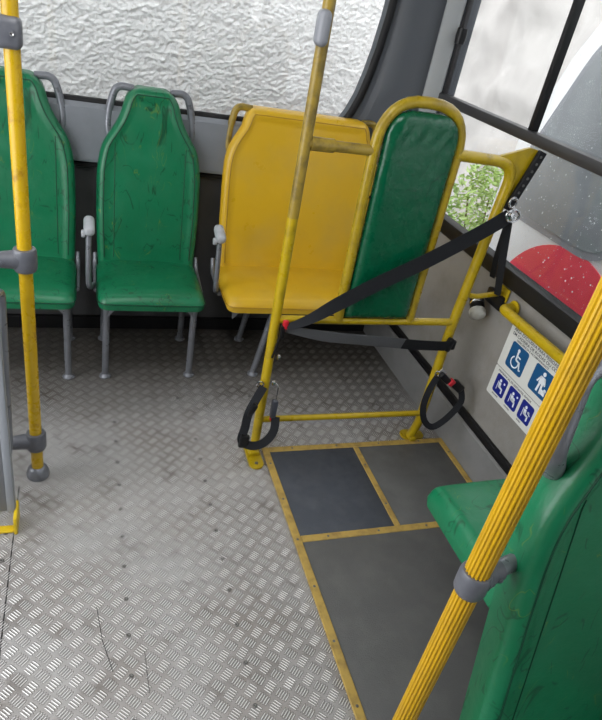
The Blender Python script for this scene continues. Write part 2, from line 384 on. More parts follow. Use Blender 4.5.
# ------------------------------------------------ right side wall
bm = bmesh.new(); box(bm, (1.46, 1.05, 0.37), (0.08, 3.1, 0.74)); struct('wall_right', bm, wallg)
bm = bmesh.new(); box(bm, (1.46, 1.05, 2.05), (0.08, 3.1, 0.2)); box(bm, (1.46, 2.56, 1.35), (0.08, 0.10, 1.3)); struct('wall_right_upper', bm, pillar)
bm = bmesh.new()
prism(bm, [(1.419, 0.0), (1.404, 0.0), (1.404, 0.155), (1.419, 0.170)], lambda x, z: Vector((x, -0.5, z)), lambda x, z: Vector((x, 2.585, z))); struct('trim_11', bm, kick)
bm = bmesh.new(); box(bm, (1.411, 1.05, 0.188), (0.018, 3.05, 0.034), 0.004); box(bm, (1.406, 1.05, 0.180), (0.012, 3.05, 0.006)); struct('baseboard_right', bm, black, smooth=True)
bm = bmesh.new(); box(bm, (1.424, 1.05, 0.765), (0.05, 3.05, 0.055), 0.006); box(bm, (1.412, 1.05, 0.738), (0.016, 3.05, 0.012), 0.003); struct('trim_12', bm, black, smooth=True)
w2 = thing('window_2', None, None); w2['kind'] = 'structure'
bm = bmesh.new()
box(bm, (1.425, 2.505, 1.36), (0.04, 0.028, 1.15), 0.004); box(bm, (1.425, 1.0, 1.205), (0.042, 3.0, 0.036), 0.004)
box(bm, (1.425, -0.45, 1.36), (0.04, 0.03, 1.15)); box(bm, (1.425, 1.0, 1.94), (0.04, 3.0, 0.03))
obj('window_frame', bm, alu, w2)
bm = bmesh.new(); box(bm, (1.432, 1.838, 1.58), (0.03, 0.022, 0.72), 0.003); obj('mullion', bm, black, w2)
bm = bmesh.new(); box(bm, (1.430, 2.468, 1.58), (0.016, 0.018, 0.72), 0.003); obj('sliding_sash', bm, alu, w2)
bm = bmesh.new(); lathe(bm, (1.416, 2.446, 1.44), [(0.020, -0.028), (0.022, 0), (0.020, 0.028)], 14); obj('latch', bm, bplast, w2)
bm = bmesh.new(); box(bm, (1.440, 1.0, 0.99), (0.005, 3.0, 0.40)); obj('pane', bm, glass, w2, smooth=False)
bm = bmesh.new(); box(bm, (1.440, 1.0, 1.575), (0.005, 3.0, 0.71)); obj('pane', bm, glass, w2, smooth=False)
bm = bmesh.new()
for k in range(900):
    y = random.uniform(0.9, 2.1); z = random.choice((random.uniform(0.80, 1.18), random.uniform(0.80, 1.18), random.uniform(1.24, 1.9)))
    if z > 1.23 and y > 1.8: continue
    r = random.choice((0.0009, 0.0012, 0.0015, 0.0024))
    res = bmesh.ops.create_icosphere(bm, subdivisions=1, radius=r)
    for v in res['verts']: v.co = Vector((v.co.x*0.5+1.4437, v.co.y+y, v.co.z*1.2+z))
d = obj('water_drops', bm, dropm, w2); d['kind'] = 'stuff'
# ------------------------------------------------ ceiling, left wall
struct('ceiling', B((0.1, 0.75, 2.17), (2.72, 3.72, 0.04)), creamc)
bm = bmesh.new(); box(bm, (-1.21, 2.25, 1.05), (0.06, 0.7, 2.1)); box(bm, (-1.21, -0.6, 1.05), (0.06, 0.8, 2.1)); box(bm, (-1.21, 0.9, 2.02), (0.06, 2.2, 0.2)); box(bm, (-1.21, 0.9, 0.2), (0.06, 2.2, 0.4))
struct('wall_left', bm, wallg)
struct('light_block_front', B((0.1, -1.12, 1.05), (2.72, 0.05, 2.1)), pillar)  # unseen panel added to cut light from behind; the bus really continues there
t = thing('added_ceiling_light', 'added long white diffuser lamp, unseen along the bus ceiling', 'added light', (0.05, 0.85, 2.149))  # unseen fitting, added to go with the ceiling fill
obj('housing', B((0, 0, -0.008), (0.34, 1.36, 0.015), 0.004), alu, t); obj('diffuser', B((0, 0, -0.024), (0.30, 1.3, 0.018), 0.006), diffm, t)

# ------------------------------------------------ seats
def lin(tab, z):
    if z <= tab[0][0]: return tab[0][1]
    for (z0, w0), (z1, w1) in zip(tab, tab[1:]):
        if z <= z1: return w0+(w1-w0)*(z-z0)/(z1-z0)
    return tab[-1][1]
def interp(tab, z):
    return sum(lin(tab, z+d*0.012)*k for d, k in ((-3, 1), (-2, 2), (-1, 3), (0, 3), (1, 3), (2, 2), (3, 1)))/15
def make_back(bm, tab, ztop, rtop, lean, y0, thick=0.055, bolster=0.030):
    """front upholstery as a height field over the outline half width table"""
    z0 = tab[0][0]; N = 56; U = 44
    zs = [z0+(ztop-z0)*(1-(1-i/N)**1.35) for i in range(N+1)]
    def hw(z):
        w = interp(tab, min(z, ztop-rtop*0.0)); d = ztop-z
        if d < rtop: w = w-rtop*(1-math.sqrt(max(0, 1-((rtop-d)/rtop)**2)))
        if z-z0 < 0.02: w -= 0.02*(1-math.sqrt(max(0, 1-((0.02-(z-z0))/0.02)**2)))
        return max(w, 0.001)
    def surf(x, z):
        w = hw(z); d = min(w-abs(x), (ztop-z)*1.0, (z-z0)*1.5+0.0)
        d = max(d, 0)
        h = bolster*math.sqrt(max(0, 1-(1-min(d/0.028, 1))**2))
        if d > 0.028: h -= 0.007*min(1, (d-0.028)/0.02)
        return h
    front, back = [], []
    for z in zs:
        w = hw(z); fr, bk = [], []
        for k in range(U+1):
            u = -1+2*k/U; u = math.copysign(1-(1-abs(u))**1.5, u) if abs(u) > 1e-6 else 0; x = u*w
            yb = y0+lean*(z-z0)
            edge = (k in (0, U)) or z == zs[0] or z == zs[-1]
            fr.append(bm.verts.new((x, yb-(0 if edge else surf(x, z)), z)))
            bk.append(bm.verts.new((x*0.97, yb+thick*(0.55 if edge else 1.0), z)))
        front.append(fr); back.append(bk)
    for i in range(N):
        for k in range(U):
            bm.faces.new((front[i][k], front[i][k+1], front[i+1][k+1], front[i+1][k]))
            bm.faces.new((back[i][k], back[i+1][k], back[i+1][k+1], back[i][k+1]))
    per = [(0, k) for k in range(U)]+[(i, U) for i in range(N)]+[(N, k) for k in range(U, 0, -1)]+[(i, 0) for i in range(N, 0, -1)]
    for a, b in zip(per, per[1:]+per[:1]): bm.faces.new((front[a[0]][a[1]], back[a[0]][a[1]], back[b[0]][b[1]], front[b[0]][b[1]]))
    return hw, surf
def make_cushion(bm, w, y_front, y_back, zb, zt, r=0.04, R1=0.034):
    """seat cushion, rolled front lip, slightly domed"""
    NU, NV = 36, 36
    hgt = zt-zb
    def outline(u, v):
        x = u*w; y = y_front+(y_back-y_front)*v
        return x, y
    top, bot = [], []
    for j in range(NV+1):
        v = j/NV; v = v**1.4; rt, rb = [], []
        for i in range(NU+1):
            u = -1+2*i/NU; u = math.copysign(1-(1-abs(u))**1.5, u) if abs(u) > 1e-6 else 0
            x, y = outline(u, v)
            dx = w-abs(x); dy = y-y_front
            # round the front corners in plan
            if dx < r and dy < r:
                s = math.hypot(r-dx, r-dy)
                if s > 1e-6:
                    m_ = max(r-dx, r-dy); f = m_/s
                    x = math.copysign(w-r+(r-dx)*f, x); y = y_front+r-(r-dy)*f; dx = r-(r-dx)*f; dy = r-(r-dy)*f
                    s = math.hypot(r-dx, r-dy); e = r-s
                else: e = r
            else: e = min(dx, dy)
            e = max(e, 0)
            hh = math.sqrt(max(0, 1-(1-min(e/R1, 1))**2))
            lip = 0.018*max(0, 1-dy/0.10)**2
            dome = 0.010*(1-(x/w)**2)
            z = zb+0.022+(hgt-0.022)*hh-lip+dome*hh
            if e < 1e-5: z = zb+0.022
            rt.append(bm.verts.new((x, y, z)))
            rb.append(bm.verts.new((x*0.98, y_front+(y-y_front)*0.98+0.004, zb)))
        top.append(rt); bot.append(rb)
    for j in range(NV):
        for i in range(NU):
            bm.faces.new((top[j][i], top[j][i+1], top[j+1][i+1], top[j+1][i])); bm.faces.new((bot[j][i], bot[j+1][i], bot[j+1][i+1], bot[j][i+1]))
    per = [(0, k) for k in range(NU)]+[(i, NU) for i in range(NV)]+[(NV, k) for k in range(NU, 0, -1)]+[(i, 0) for i in range(NV, 0, -1)]
    for a, b in zip(per, per[1:]+per[:1]): bm.faces.new((top[a[0]][a[1]], bot[a[0]][a[1]], bot[b[0]][b[1]], top[b[0]][b[1]]))

GREEN_TAB = [(0.35, 0.196), (0.60, 0.204), (0.77, 0.201), (0.86, 0.184), (0.925, 0.138), (0.98, 0.112), (1.03, 0.100), (1.09, 0.092)]
NEAR_TAB = [(0.35, 0.200), (0.76, 0.207), (0.89, 0.206), (0.97, 0.194), (1.04, 0.162), (1.10, 0.132), (1.15, 0.120), (1.25, 0.112)]
YEL_TAB = [(0.35, 0.335), (0.60, 0.345), (0.78, 0.348), (0.86, 0.345), (0.92, 0.325), (0.97, 0.290), (1.01, 0.275), (1.07, 0.268)]
def seat(name, label, x, y, tab, vinyl, half, armrest, grab_m, seams, ztop=1.07, group=None, lean=0.12, legs=True, zoff=0.0, y_front=-0.315, tube_r=0.014, hout=-0.012, hy=0.03, foot=0.001, rtop=0.05, sides=(-1, 1), leg_in=lambda s, hx: s*(hx-0.002), splay=0.002):
    t = thing(name, label, 'seat', (x, y, zoff), 0, group)
    bm = bmesh.new(); hw, surf = make_back(bm, tab, ztop, rtop, lean, 0.03); bk = obj('backrest', bm, vinyl, t, angle=70)
    yb = lambda z: 0.03+lean*(z-tab[0][0])
    # piping that follows the outline just inside the bolster
    pts = []
    zs = [0.42+(ztop-0.022-0.42)*(1-(1-i/50)**1.4) for i in range(51)]
    for z in zs: pts.append((-(hw(min(z, ztop))-0.026), z))
    tops = [(-p[0], p[1]) for p in pts[::-1]]
    pts = [p for p in pts if p[0] < -0.01]+[p for p in tops if p[0] > 0.01]
    bm = bmesh.new(); tube(bm, [Vector((px, yb(pz)-surf(px, pz)-0.0004, pz)) for px, pz in pts], 0.0022, seg=6); obj('piping', bm, mat_pipe[vinyl.name], bk)
    for sx in seams:
        P = []
        for k in range(40):
            z = 0.42+(ztop-0.42)*k/39
            if hw(z)-abs(sx) > 0.032 and z < ztop-0.03: P.append(Vector((sx, yb(z)-surf(sx, z)-0.0003, z)))
        bm = bmesh.new(); tube(bm, P, 0.0015, seg=6); obj('seam', bm, mat_pipe[vinyl.name], bk)
    bm = bmesh.new(); make_cushion(bm, half, y_front, 0.015, 0.345, 0.400); cu = obj('cushion', bm, vinyl, t, angle=70)
    # welt round the lower edge of the cushion
    P = fillet([(-half-0.001, 0.0, 0.372), (-half-0.001, y_front-0.001, 0.372), (half+0.001, y_front-0.001, 0.372), (half+0.001, 0.0, 0.372)], 0.045, 8)
    obj('piping', T(P, 0.002, seg=6), mat_pipe[vinyl.name], cu)
    # frame
    bm = bmesh.new(); hx = half-0.03
    tube(bm, fillet([(-hx, 0.06, 0.336), (-hx, y_front+0.055, 0.336), (hx, y_front+0.055, 0.336), (hx, 0.06, 0.336)], 0.03), 0.0125)
    cyl(bm, (-hx, 0.055, 0.336), (hx, 0.055, 0.336), 0.0125)
    for s in (-1, 1):
        prism(bm, [(s*hx, 0.345), (s*(hx-0.055), 0.345), (s*(hx-0.008), 0.29)], lambda a, b: Vector((a, y_front+0.052, b)), lambda a, b: Vector((a, y_front+0.058, b)))
        tube(bm, fillet([(s*(half+0.004), y_front+0.16, 0.35), (s*(half+0.006), 0.02, 0.37), (s*(half+0.004), 0.05, 0.42)], 0.03), 0.009) if zoff == 0 else None
    obj('seat_frame', bm, greyt, t)
    # grab handles beside the head
    for s in (-1, 1):
        w = hw(ztop-0.20); wt = hw(ztop-0.055)
        P = fillet([(s*(w-0.03+(0.035 if zoff else 0)), yb(ztop-.21)+hy+(0.02 if zoff else 0), ztop-.215), (s*(w+hout), yb(ztop-.17)+hy, ztop-.165), (s*(w+hout-0.006), yb(ztop-.09)+hy, ztop-0.085), (s*(wt+0.040+hout), yb(ztop)+hy-0.01, ztop-0.006), (s*(wt-0.035), yb(ztop)+0.02, ztop-0.012)], 0.06, 8)
        obj('grab_handle', T(P, tube_r), grab_m, t)
    if legs:
        for s in sides:
            for (yy, sl) in ((y_front+0.07, 0.0), (0.055, 0.0)):
                bm = bmesh.new(); fx = leg_in(s, hx); xx = fx
                tube(bm, [(xx-s*splay, yy-0.012, 0.335), (xx-s*splay*0.85, yy, 0.28), (xx, yy-0.0, 0.012-zoff)], 0.0135)
                lathe(bm, (xx, yy, foot-zoff), [(0.023, 0), (0.023, 0.006), (0.017, 0.013), (0.014, 0.016)], 16)
                lathe(bm, (xx+0.016, yy-0.01, foot+0.005-zoff), [(0.006, 0), (0.006, 0.007), (0.003, 0.009)], 8)
                obj('leg', bm, greyt, t)
    if armrest:
        x0 = -half-0.028
        bm = bmesh.new(); tube(bm, fillet([(x0+0.02, -0.12, 0.36), (x0-0.002, -0.19, 0.375), (x0-0.004, -0.195, 0.44), (x0-0.002, -0.165, 0.60)], 0.04, 8), 0.0105)
        a = obj('armrest_support', bm, greyt, t)
        bm = bmesh.new(); q = Matrix.Rotation(math.radians(14), 3, 'X')
        box(bm, (x0, -0.150, 0.612), (0.040, 0.095, 0.040), 0.017, q, 5); obj('armrest_pad', bm, armm, t)
        bm = bmesh.new(); lathe(bm, (x0-0.022, -0.17, 0.588), [(0.013, -0.006), (0.015, 0), (0.012, 0.008)], 14, Matrix.Rotation(PI/2, 3, 'Y')); obj('pivot_cap', bm, armm, t)
    return t
mat_pipe = {'green_vinyl': mat('green_piping', (0.0, 0.05, 0.022), 0.5), 'yellow_vinyl': mat('yellow_piping', (0.42, 0.24, 0.012), 0.5)}
S1 = seat('bus_seat', 'green vinyl rear seat with empty cushion behind the left yellow pole', -0.238, 2.43, GREEN_TAB, green, 0.203, False, greyt, (-0.135, 0.135), group='green seats along the rear window', rtop=0.06)
S2 = seat('bus_seat', 'green vinyl rear seat with pale armrest, standing next to the wide yellow seat', 0.245, 2.43, GREEN_TAB, green, 0.203, True, greyt, (-0.135, 0.135), group='green seats along the rear window', rtop=0.06)
S3 = seat('priority_seat', 'extra wide yellow vinyl rear seat in the corner', 0.885, 2.43, YEL_TAB, yellowv, 0.352, True, worn, (), rtop=0.045, ztop=1.055, sides=(-1,), leg_in=lambda s, hx: -0.185, splay=0.05, hout=-0.012)
S4 = seat('bus_seat', 'nearest green vinyl seat, backrest close at lower right beside ribbed pole', 0.938, 0.420, NEAR_TAB, green, 0.203, False, greyt, (-0.135, 0.135), lean=0.2, tube_r=0.021, rtop=0.045, ztop=1.24, zoff=-0.16, sides=(1,), hout=0.038, hy=0.012, foot=0.009)
# rear facing seat cushion
t = thing('folding_seat', 'green vinyl seat cushion reaching over the grey floor mats', 'seat', (1.07, 0.675, 0))
bm = bmesh.new(); make_cushion(bm, 0.225, -0.32, 0.015, 0.40, 0.478, r=0.022, R1=0.022)
bmesh.ops.rotate(bm, verts=bm.verts, cent=(0, 0, 0), matrix=Matrix.Rotation(PI, 3, 'Z')); obj('cushion', bm, green, t, angle=70)
bm = bmesh.new(); tube(bm, fillet([(-0.18, 0.0, 0.385), (-0.18, 0.27, 0.385), (0.18, 0.27, 0.385), (0.18, 0.0, 0.385)], 0.04), 0.0125); cyl(bm, (-0.18, 0, 0.385), (0.18, 0, 0.385), 0.0125); obj('seat_frame', bm, greyt, t)
for s in (0.2, 1):
    bm = bmesh.new(); cyl(bm, (s*0.15, 0.0, 0.38), (s*0.15, 0.0, 0.009), 0.0135); lathe(bm, (s*0.15, 0.0, 0.009), [(0.024, 0), (0.024, 0.006), (0.014, 0.014)], 16); obj('leg', bm, greyt, t)

# ------------------------------------------------ poles
def clamp_bm(bm, c, direction, r=0.030, h=0.062, arm=0.09):
    lathe(bm, (c[0], c[1], c[2]-h/2), [(r*0.9, 0), (r, 0.006), (r*1.02, h*0.3), (r*1.02, h*0.7), (r, h-0.006), (r*0.9, h)], 20)
    d = Vector(direction).normalized(); a = Vector(c)+d*r*0.6; b = Vector(c)+d*(r+arm)
    tube(bm, [a, a.lerp(b, 0.45), a.lerp(b, 0.55), b], [0.026, 0.0215, 0.021, 0.021], seg=18)
    s = d.cross(Vector((0, 0, 1)))
    for k in (0.35, 0.8):
        p = a.lerp(b, k); lathe(bm, p-Vector((0, 0.0, 0))+Vector((0, -0.021, 0)), [(0.005, 0), (0.005, 0.003), (0.002, 0.004)], 8, Matrix.Rotation(PI/2, 3, 'X'))
# left pole
t = thing('grab_pole', 'smooth yellow pole at the left with three grey clamps', 'pole', (-0.15, 1.62, 0))
bm = bmesh.new(); cyl(bm, (0, 0, 0.02), (0, 0, 2.145), 0.0178, 24); obj('tube', bm, oldp, t)
bm = bmesh.new(); lathe(bm, (0, 0, 0.001), [(0.034, 0), (0.035, 0.012), (0.030, 0.030), (0.022, 0.038), (0.0185, 0.040)], 24); obj('base_collar', bm, greyt, t)
for z, dr in ((0.148, (-1, -0.15, 0)), (0.765, (-1, -0.15, 0))):
    bm = bmesh.new(); clamp_bm(bm, (0, 0, z), dr); obj('clamp', bm, clampm, t)
bm = bmesh.new(); box(bm, (-0.012, -0.004, 1.302), (0.070, 0.052, 0.066), 0.014, None, 4); cyl(bm, (0.004, -0.034, 1.302), (0.004, -0.031, 1.302), 0.006, 12); obj('clamp', bm, clampm, t)
bm = bmesh.new(); lathe(bm, (0.004, -0.036, 1.302), [(0.005, 0), (0.004, 0.002), (0.001, 0.001)], 12, Matrix.Rotation(PI/2, 3, 'X')); obj('screw', bm, chrome, t)
# ribbed near pole
t = thing('ribbed_pole', 'ribbed bright yellow pole slanting across the lower right', 'pole', (0.636, 0.55, 0))
bm = bmesh.new(); tube(bm, [(0, 0, 0.011), (0, 0, 2.145)], 0.0222, seg=72, prof=lambda k: 1.0 if k % 4 in (0, 1) else 0.88); obj('tube', bm, ribp, t, angle=20)
bm = bmesh.new(); clamp_bm(bm, (0, 0, 0.678), (1, 0.25, 0.0), r=0.0285, h=0.052, arm=0.035); obj('clamp', bm, clampm, t)
bm = bmesh.new(); cyl(bm, (0.06, 0.015, 0.678), (0.103, 0.026, 0.678), 0.016); obj('clamp_arm', bm, greyt, t)
bm = bmesh.new(); lathe(bm, (0, 0, 0.0095), [(0.04, 0), (0.04, 0.012), (0.027, 0.03)], 24); obj('base_collar', bm, greyt, t)

# ------------------------------------------------ wheelchair partition
YP = 1.66
t = thing('wheelchair_partition', 'yellow tube guard frame holding a tall green padded board', 'guard rail', (0.58, YP, 0))
def P(x, z, y=0.0): return Vector((x-0.58, y, z))
bm = bmesh.new(); cyl(bm, P(0.585, 0.01), P(0.578, 0.92), 0.0165, 20); obj('post', bm, yellowp, t)
bm = bmesh.new(); cyl(bm, P(0.578, 0.92), P(0.570, 2.145), 0.0166, 20); obj('post', bm, worn, t)['label'] = 'worn upper length of the yellow post'
bm = bmesh.new(); prism(bm, rrect(-0.027, 0.027, -0.085, 0.06, 0.026, 8), lambda x, y: Vector((x+0.003, y, 0.0012)), lambda x, y: Vector((x+0.003, y, 0.009)))
box(bm, (0.003, -0.0, 0.018), (0.04, 0.045, 0.02), 0.006); obj('foot_plate', bm, yellowp, t)
bm = bmesh.new(); lathe(bm, (0.003, -0.06, 0.009), [(0.007, 0), (0.006, 0.003), (0.002, 0.004)], 10); lathe(bm, (0.003, 0.042, 0.009), [(0.007, 0), (0.006, 0.003), (0.002, 0.004)], 10); obj('bolt', bm, screwm, t)
# right post bending into the upper bar
up_path = fillet([P(1.258, 0.02, 0.035), P(1.258, 0.10, 0.01), P(1.248, 0.56), P(1.268, 1.0), P(1.275, 1.148), P(1.055, 1.152)], 0.075, 8)
obj('side_post', T(up_path, 0.0175), yellowp, t)
bm = bmesh.new(); prism(bm, [(1.205, 1.165), (1.25, 1.18), (1.305, 1.20), (1.335, 1.196), (1.325, 1.15), (1.288, 1.01), (1.272, 0.99), (1.268, 1.12)], lambda x, z: P(x, z, -0.006), lambda x, z: P(x, z, 0.006)); obj('gusset', bm, yellowp, t, smooth=False)
bm = bmesh.new(); prism(bm, rrect(-0.055, 0.045, -0.03, 0.03, 0.024, 6), lambda x, y: Vector((x+0.705, y+0.058, 0.0012)), lambda x, y: Vector((x+0.705, y+0.058, 0.009)))
box(bm, (0.68, 0.03, 0.02), (0.03, 0.05, 0.022), 0.008); obj('foot_plate', bm, yellowp, t)
obj('rail', T([P(0.585, 0.164), P(1.252, 0.164)], 0.0115), yellowp, t)
obj('rail', T([P(0.578, 0.576), P(1.245, 0.576)], 0.0135), yellowp, t)
bm = bmesh.new(); cyl(bm, P(0.575, 1.135), P(0.795, 1.135), 0.0155, 16); cyl(bm, P(0.592, 1.135), P(0.66, 1.135), 0.0195, 16); obj('rail', bm, worn, t)
# bracket to the wall
bm = bmesh.new(); tube(bm, fillet([P(1.255, 0.69), P(1.30, 0.68), P(1.36, 0.69), P(1.418, 0.70)], 0.03), 0.0095); box(bm, P(1.412, 0.70), (0.008, 0.07, 0.05), 0.004); obj('wall_bracket', bm, yellowp, t)
hoop = [P(0.799, 0.578), P(0.786, 1.02)]
cx0, rr_ = 0.922, 0.137
for k in range(0, 17):
    a = PI-PI*k/16; ex = 2/2.6
    hoop.append(P(cx0+rr_*math.copysign(abs(math.cos(a))**ex, math.cos(a)), 1.135+0.148*abs(math.sin(a))**ex))
hoop += [P(1.060, 1.02), P(1.066, 0.578)]
obj('hoop', T(hoop, 0.0165), mat('olive_yellow_paint', (0.40, 0.28, 0.012), 0.3, var=0.8, var_scale=16, col2=(0.22, 0.15, 0.012), thresh=(0.42, 0.66)), t)
# padded board
def pad_surface():
    bm = bmesh.new(); cx, w, zt, zb = 0.926, 0.118, 1.258, 0.588; NU, NV = 30, 60
    def h(z):
        d = zt-z; r = 0.085
        ww = w
        if d < r: ww = w-r+r*(1-abs((r-d)/r)**2.4)**(1/2.4)
        return max(ww, 0.002)
    for side in (-1, 1):
        rows = []
        for j in range(NV+1):
            z = zb+(zt-zb)*(1-(1-j/NV)**1.5); ww = h(z); row = []
            for i in range(NU+1):
                u = -1+2*i/NU; u = math.copysign(1-(1-abs(u))**1.5, u) if abs(u) > 1e-6 else 0; x = u*ww
                d = max(0, min(ww-abs(x), zt-z, z-zb)); hh = 0.022*math.sqrt(max(0, 1-(1-min(d/0.03, 1))**2))
                wr = 0.0018*math.sin(x*130+2*math.sin(z*40))*math.exp(-((z-1.2)/0.025)**2) if d > 0.01 else 0
                row.append(bm.verts.new((cx+x-0.58+(1.15-z)*0.012, side*(hh+0.004+wr), z)))
            rows.append(row)
        for j in range(NV):
            for i in range(NU): bm.faces.new((rows[j][i], rows[j][i+1], rows[j+1][i+1], rows[j+1][i]))
        if side == -1: A = rows
        else: Bq = rows
    per = [(0, k) for k in range(NU)]+[(i, NU) for i in range(NV)]+[(NV, k) for k in range(NU, 0, -1)]+[(i, 0) for i in range(NV, 0, -1)]
    for a, b in zip(per, per[1:]+per[:1]): bm.faces.new((A[a[0]][a[1]], Bq[a[0]][a[1]], Bq[b[0]][b[1]], A[b[0]][b[1]]))
    return bm
pb = obj('padded_board', pad_surface(), padgreen, t, angle=70)
bm = bmesh.new()
box(bm, P(0.935, 0.585), (0.25, 0.012, 0.02), 0.003)
for x in (0.80, 1.052):
    for z in (0.75, 1.0): cyl(bm, P(x, z), P(x+(0.03 if x < 0.9 else -0.03), z), 0.005, 8)
obj('board_bracket', bm, black, t)
bm = bmesh.new(); box(bm, P(0.564, 1.418, -0.012), (0.034, 0.045, 0.085), 0.016, None, 5); obj('clamp', bm, mat('pale_grey_clamp', (0.25, 0.26, 0.29), 0.4), t)
# perforated black track beside the gusset
bm = bmesh.new(); q = Matrix.Rotation(math.radians(16), 3, 'Y'); c0 = Vector((1.318, YP-0.016, 1.10))
box(bm, c0, (0.032, 0.012, 0.20), 0.004, q)
o = obj('belt_track', bm, bplast); tag(o, 'narrow black perforated track at the top corner of the yellow frame', 'belt track')
bm = bmesh.new()
for k in range(8): 
    p = c0+q @ Vector((0, -0.006, -0.085+0.024*k)); cyl(bm, p, p+Vector((0, -0.0015, 0)), 0.0045, 10)
obj('track_hole', bm, screwm, o)

# ------------------------------------------------ belts
t = thing('shoulder_belt', 'black belt running from the metal ring down across the green board', 'belt', (1.285, 1.61, 1.0))
def R(*p): return Vector(p)-Vector((1.285, 1.61, 1.0))
keys = [R(1.275, 1.605, 0.995), R(1.18, 1.60, 0.93), R(1.02, 1.595, 0.83), R(0.88, 1.600, 0.745), R(0.76, 1.605, 0.665), R(0.68, 1.61, 0.607), R(0.612, 1.625, 0.565)]
pts = lerp_pts(keys, 6); n = len(pts)
wd = []; sd = []
for i in range(n):
    f = i/(n-1); tw = 0.2+1.1*math.sin(f*PI*1.15)
    sd.append((0.25*math.cos(tw*2), -math.cos(tw*1.1)*0.9, 0.9)); wd.append(0.044)
sd = []
for i in range(n):
    f = i/(n-1); a = 0.35+0.9*max(0, f-0.55)/0.45
    sd.append((-0.55, 0.12+0.9*max(0, f-0.62)/0.38, 0.85))
    wd[i] = 0.050*(1 if f < 0.62 else 1-0.6*(f-0.62)/0.38)
bm = bmesh.new(); ribbon(bm, pts, wd, sd); obj('webbing', bm, web, t)
bm = bmesh.new()
tube(bm, [R(1.285, 1.602, 1.0)+Vector((0.024*math.cos(a), -0.004, 0.020*math.sin(a))) for a in [2*PI*k/20 for k in range(20)]], 0.0042, seg=8, closed=True)
tube(bm, [R(1.275, 1.607, 1.04)+Vector((0.013*math.cos(a), 0.0, 0.016*math.sin(a))) for a in [2*PI*k/16 for k in range(16)]], 0.0035, seg=8, closed=True)
lathe(bm, R(1.282, 1.600, 0.995), [(0.014, 0), (0.014, 0.004), (0.007, 0.009)], 14, Matrix.Rotation(PI/2, 3, 'X')); obj('metal_ring', bm, chrome, t)
bm = bmesh.new(); ribbon(bm, lerp_pts([R(1.288, 1.612, 0.98), R(1.335, 1.625, 0.82), R(1.375, 1.64, 0.70)], 5), 0.026, (0.5, -1, 0.1)); obj('webbing', bm, web, t)
bm = bmesh.new(); ribbon(bm, lerp_pts([R(1.290, 1.618, 0.98), R(1.33, 1.66, 0.84), R(1.375, 1.70, 0.74)], 5), 0.020, (0.5, -1, 0.1)); obj('webbing', bm, web, t)
bm = bmesh.new(); box(bm, R(0.607, 1.632, 0.572), (0.018, 0.014, 0.032), 0.004); obj('belt_buckle', bm, redp, t)
bm = bmesh.new(); box(bm, R(0.600, 1.632, 0.545), (0.016, 0.014, 0.05), 0.004); cyl(bm, R(0.598, 1.635, 0.53), R(0.585, 1.64, 0.44), 0.004, 8); obj('buckle_stem', bm, bplast, t)
# lap belt
t = thing('lap_belt', 'grey to black belt stretched level under the green board', 'belt', (0.6, 1.62, 0.55))
def R(*p): return Vector(p)-Vector((0.6, 1.62, 0.55))
pts = lerp_pts([R(0.607, 1.636, 0.555), R(0.75, 1.622, 0.535), R(0.92, 1.617, 0.522), R(1.05, 1.617, 0.510)], 6)
bm = bmesh.new(); ribbon(bm, pts, [0.026+0.020*min(1, i/6) for i in range(len(pts))], (0.0, -0.25, 1)); obj('webbing', bm, webg, t)
bm = bmesh.new(); ribbon(bm, lerp_pts([R(1.045, 1.615, 0.511), R(1.14, 1.618, 0.503), R(1.235, 1.622, 0.497)], 6), 0.046, (0.0, -0.25, 1)); obj('webbing', bm, web, t)['label'] = 'black end of the belt'
bm = bmesh.new(); box(bm, R(1.243, 1.632, 0.498), (0.022, 0.026, 0.052), 0.006, Matrix.Rotation(0.25, 3, 'Y')); box(bm, R(1.262, 1.634, 0.496), (0.016, 0.016, 0.038), 0.005); obj('slider', bm, bplast, t)
# loops hanging at the feet of the posts
t = thing('strap_loop', 'black buckled strap looped round the left post near its foot', 'strap', (0.585, 1.62, 0.2), 0, 'straps looped round the frame posts')
def R(*p): return Vector(p)-Vector((0.585, 1.62, 0.2))
K = [R(0.572, 1.636, 0.325), R(0.545, 1.612, 0.290), R(0.520, 1.592, 0.245), R(0.515, 1.590, 0.185), R(0.508, 1.582, 0.135), R(0.545, 1.572, 0.118), R(0.590, 1.578, 0.125), R(0.625, 1.60, 0.155), R(0.632, 1.625, 0.200)]
def faced(pts):
    v = Vector((-0.25, -0.7, 0.62)).normalized()
    return [tuple((pts[min(i+1, len(pts)-1)]-pts[max(i-1, 0)]).normalized().cross(v)) for i in range(len(pts))]
pts = lerp_pts(K, 5)
bm = bmesh.new(); ribbon(bm, pts, 0.030, faced(pts), 0.003); obj('webbing', bm, web, t)
bm = bmesh.new(); box(bm, R(0.515, 1.580, 0.135), (0.032, 0.020, 0.052), 0.006, Matrix.Rotation(0.15, 3, 'Y')); obj('slider', bm, bplast, t); bm = bmesh.new(); box(bm, R(0.532, 1.598, 0.255), (0.022, 0.022, 0.055), 0.008, Matrix.Rotation(0.4, 3, 'Y')); obj('slider', bm, bplast, t)
bm = bmesh.new(); box(bm, R(0.622, 1.632, 0.232), (0.022, 0.022, 0.075), 0.006); obj('buckle', bm, mat('grey_buckle', (0.05, 0.055, 0.07), 0.35), t)
bm = bmesh.new(); box(bm, R(0.620, 1.632, 0.190), (0.014, 0.014, 0.018), 0.004); obj('release_button', bm, redp, t)
bm = bmesh.new(); tube(bm, fillet([R(0.600, 1.645, 0.34), R(0.625, 1.635, 0.33), R(0.626, 1.632, 0.27)], 0.015), 0.003, seg=8)
obj('wire_hook', bm, chrome, t)
for z in (0.335, 0.44):
    bm = bmesh.new(); lathe(bm, R(0.604, 1.642, z), [(0.009, 0), (0.009, 0.008), (0.004, 0.010)], 10, Matrix.Rotation(PI/2, 3, 'Y')); obj('bolt', bm, chrome, t)
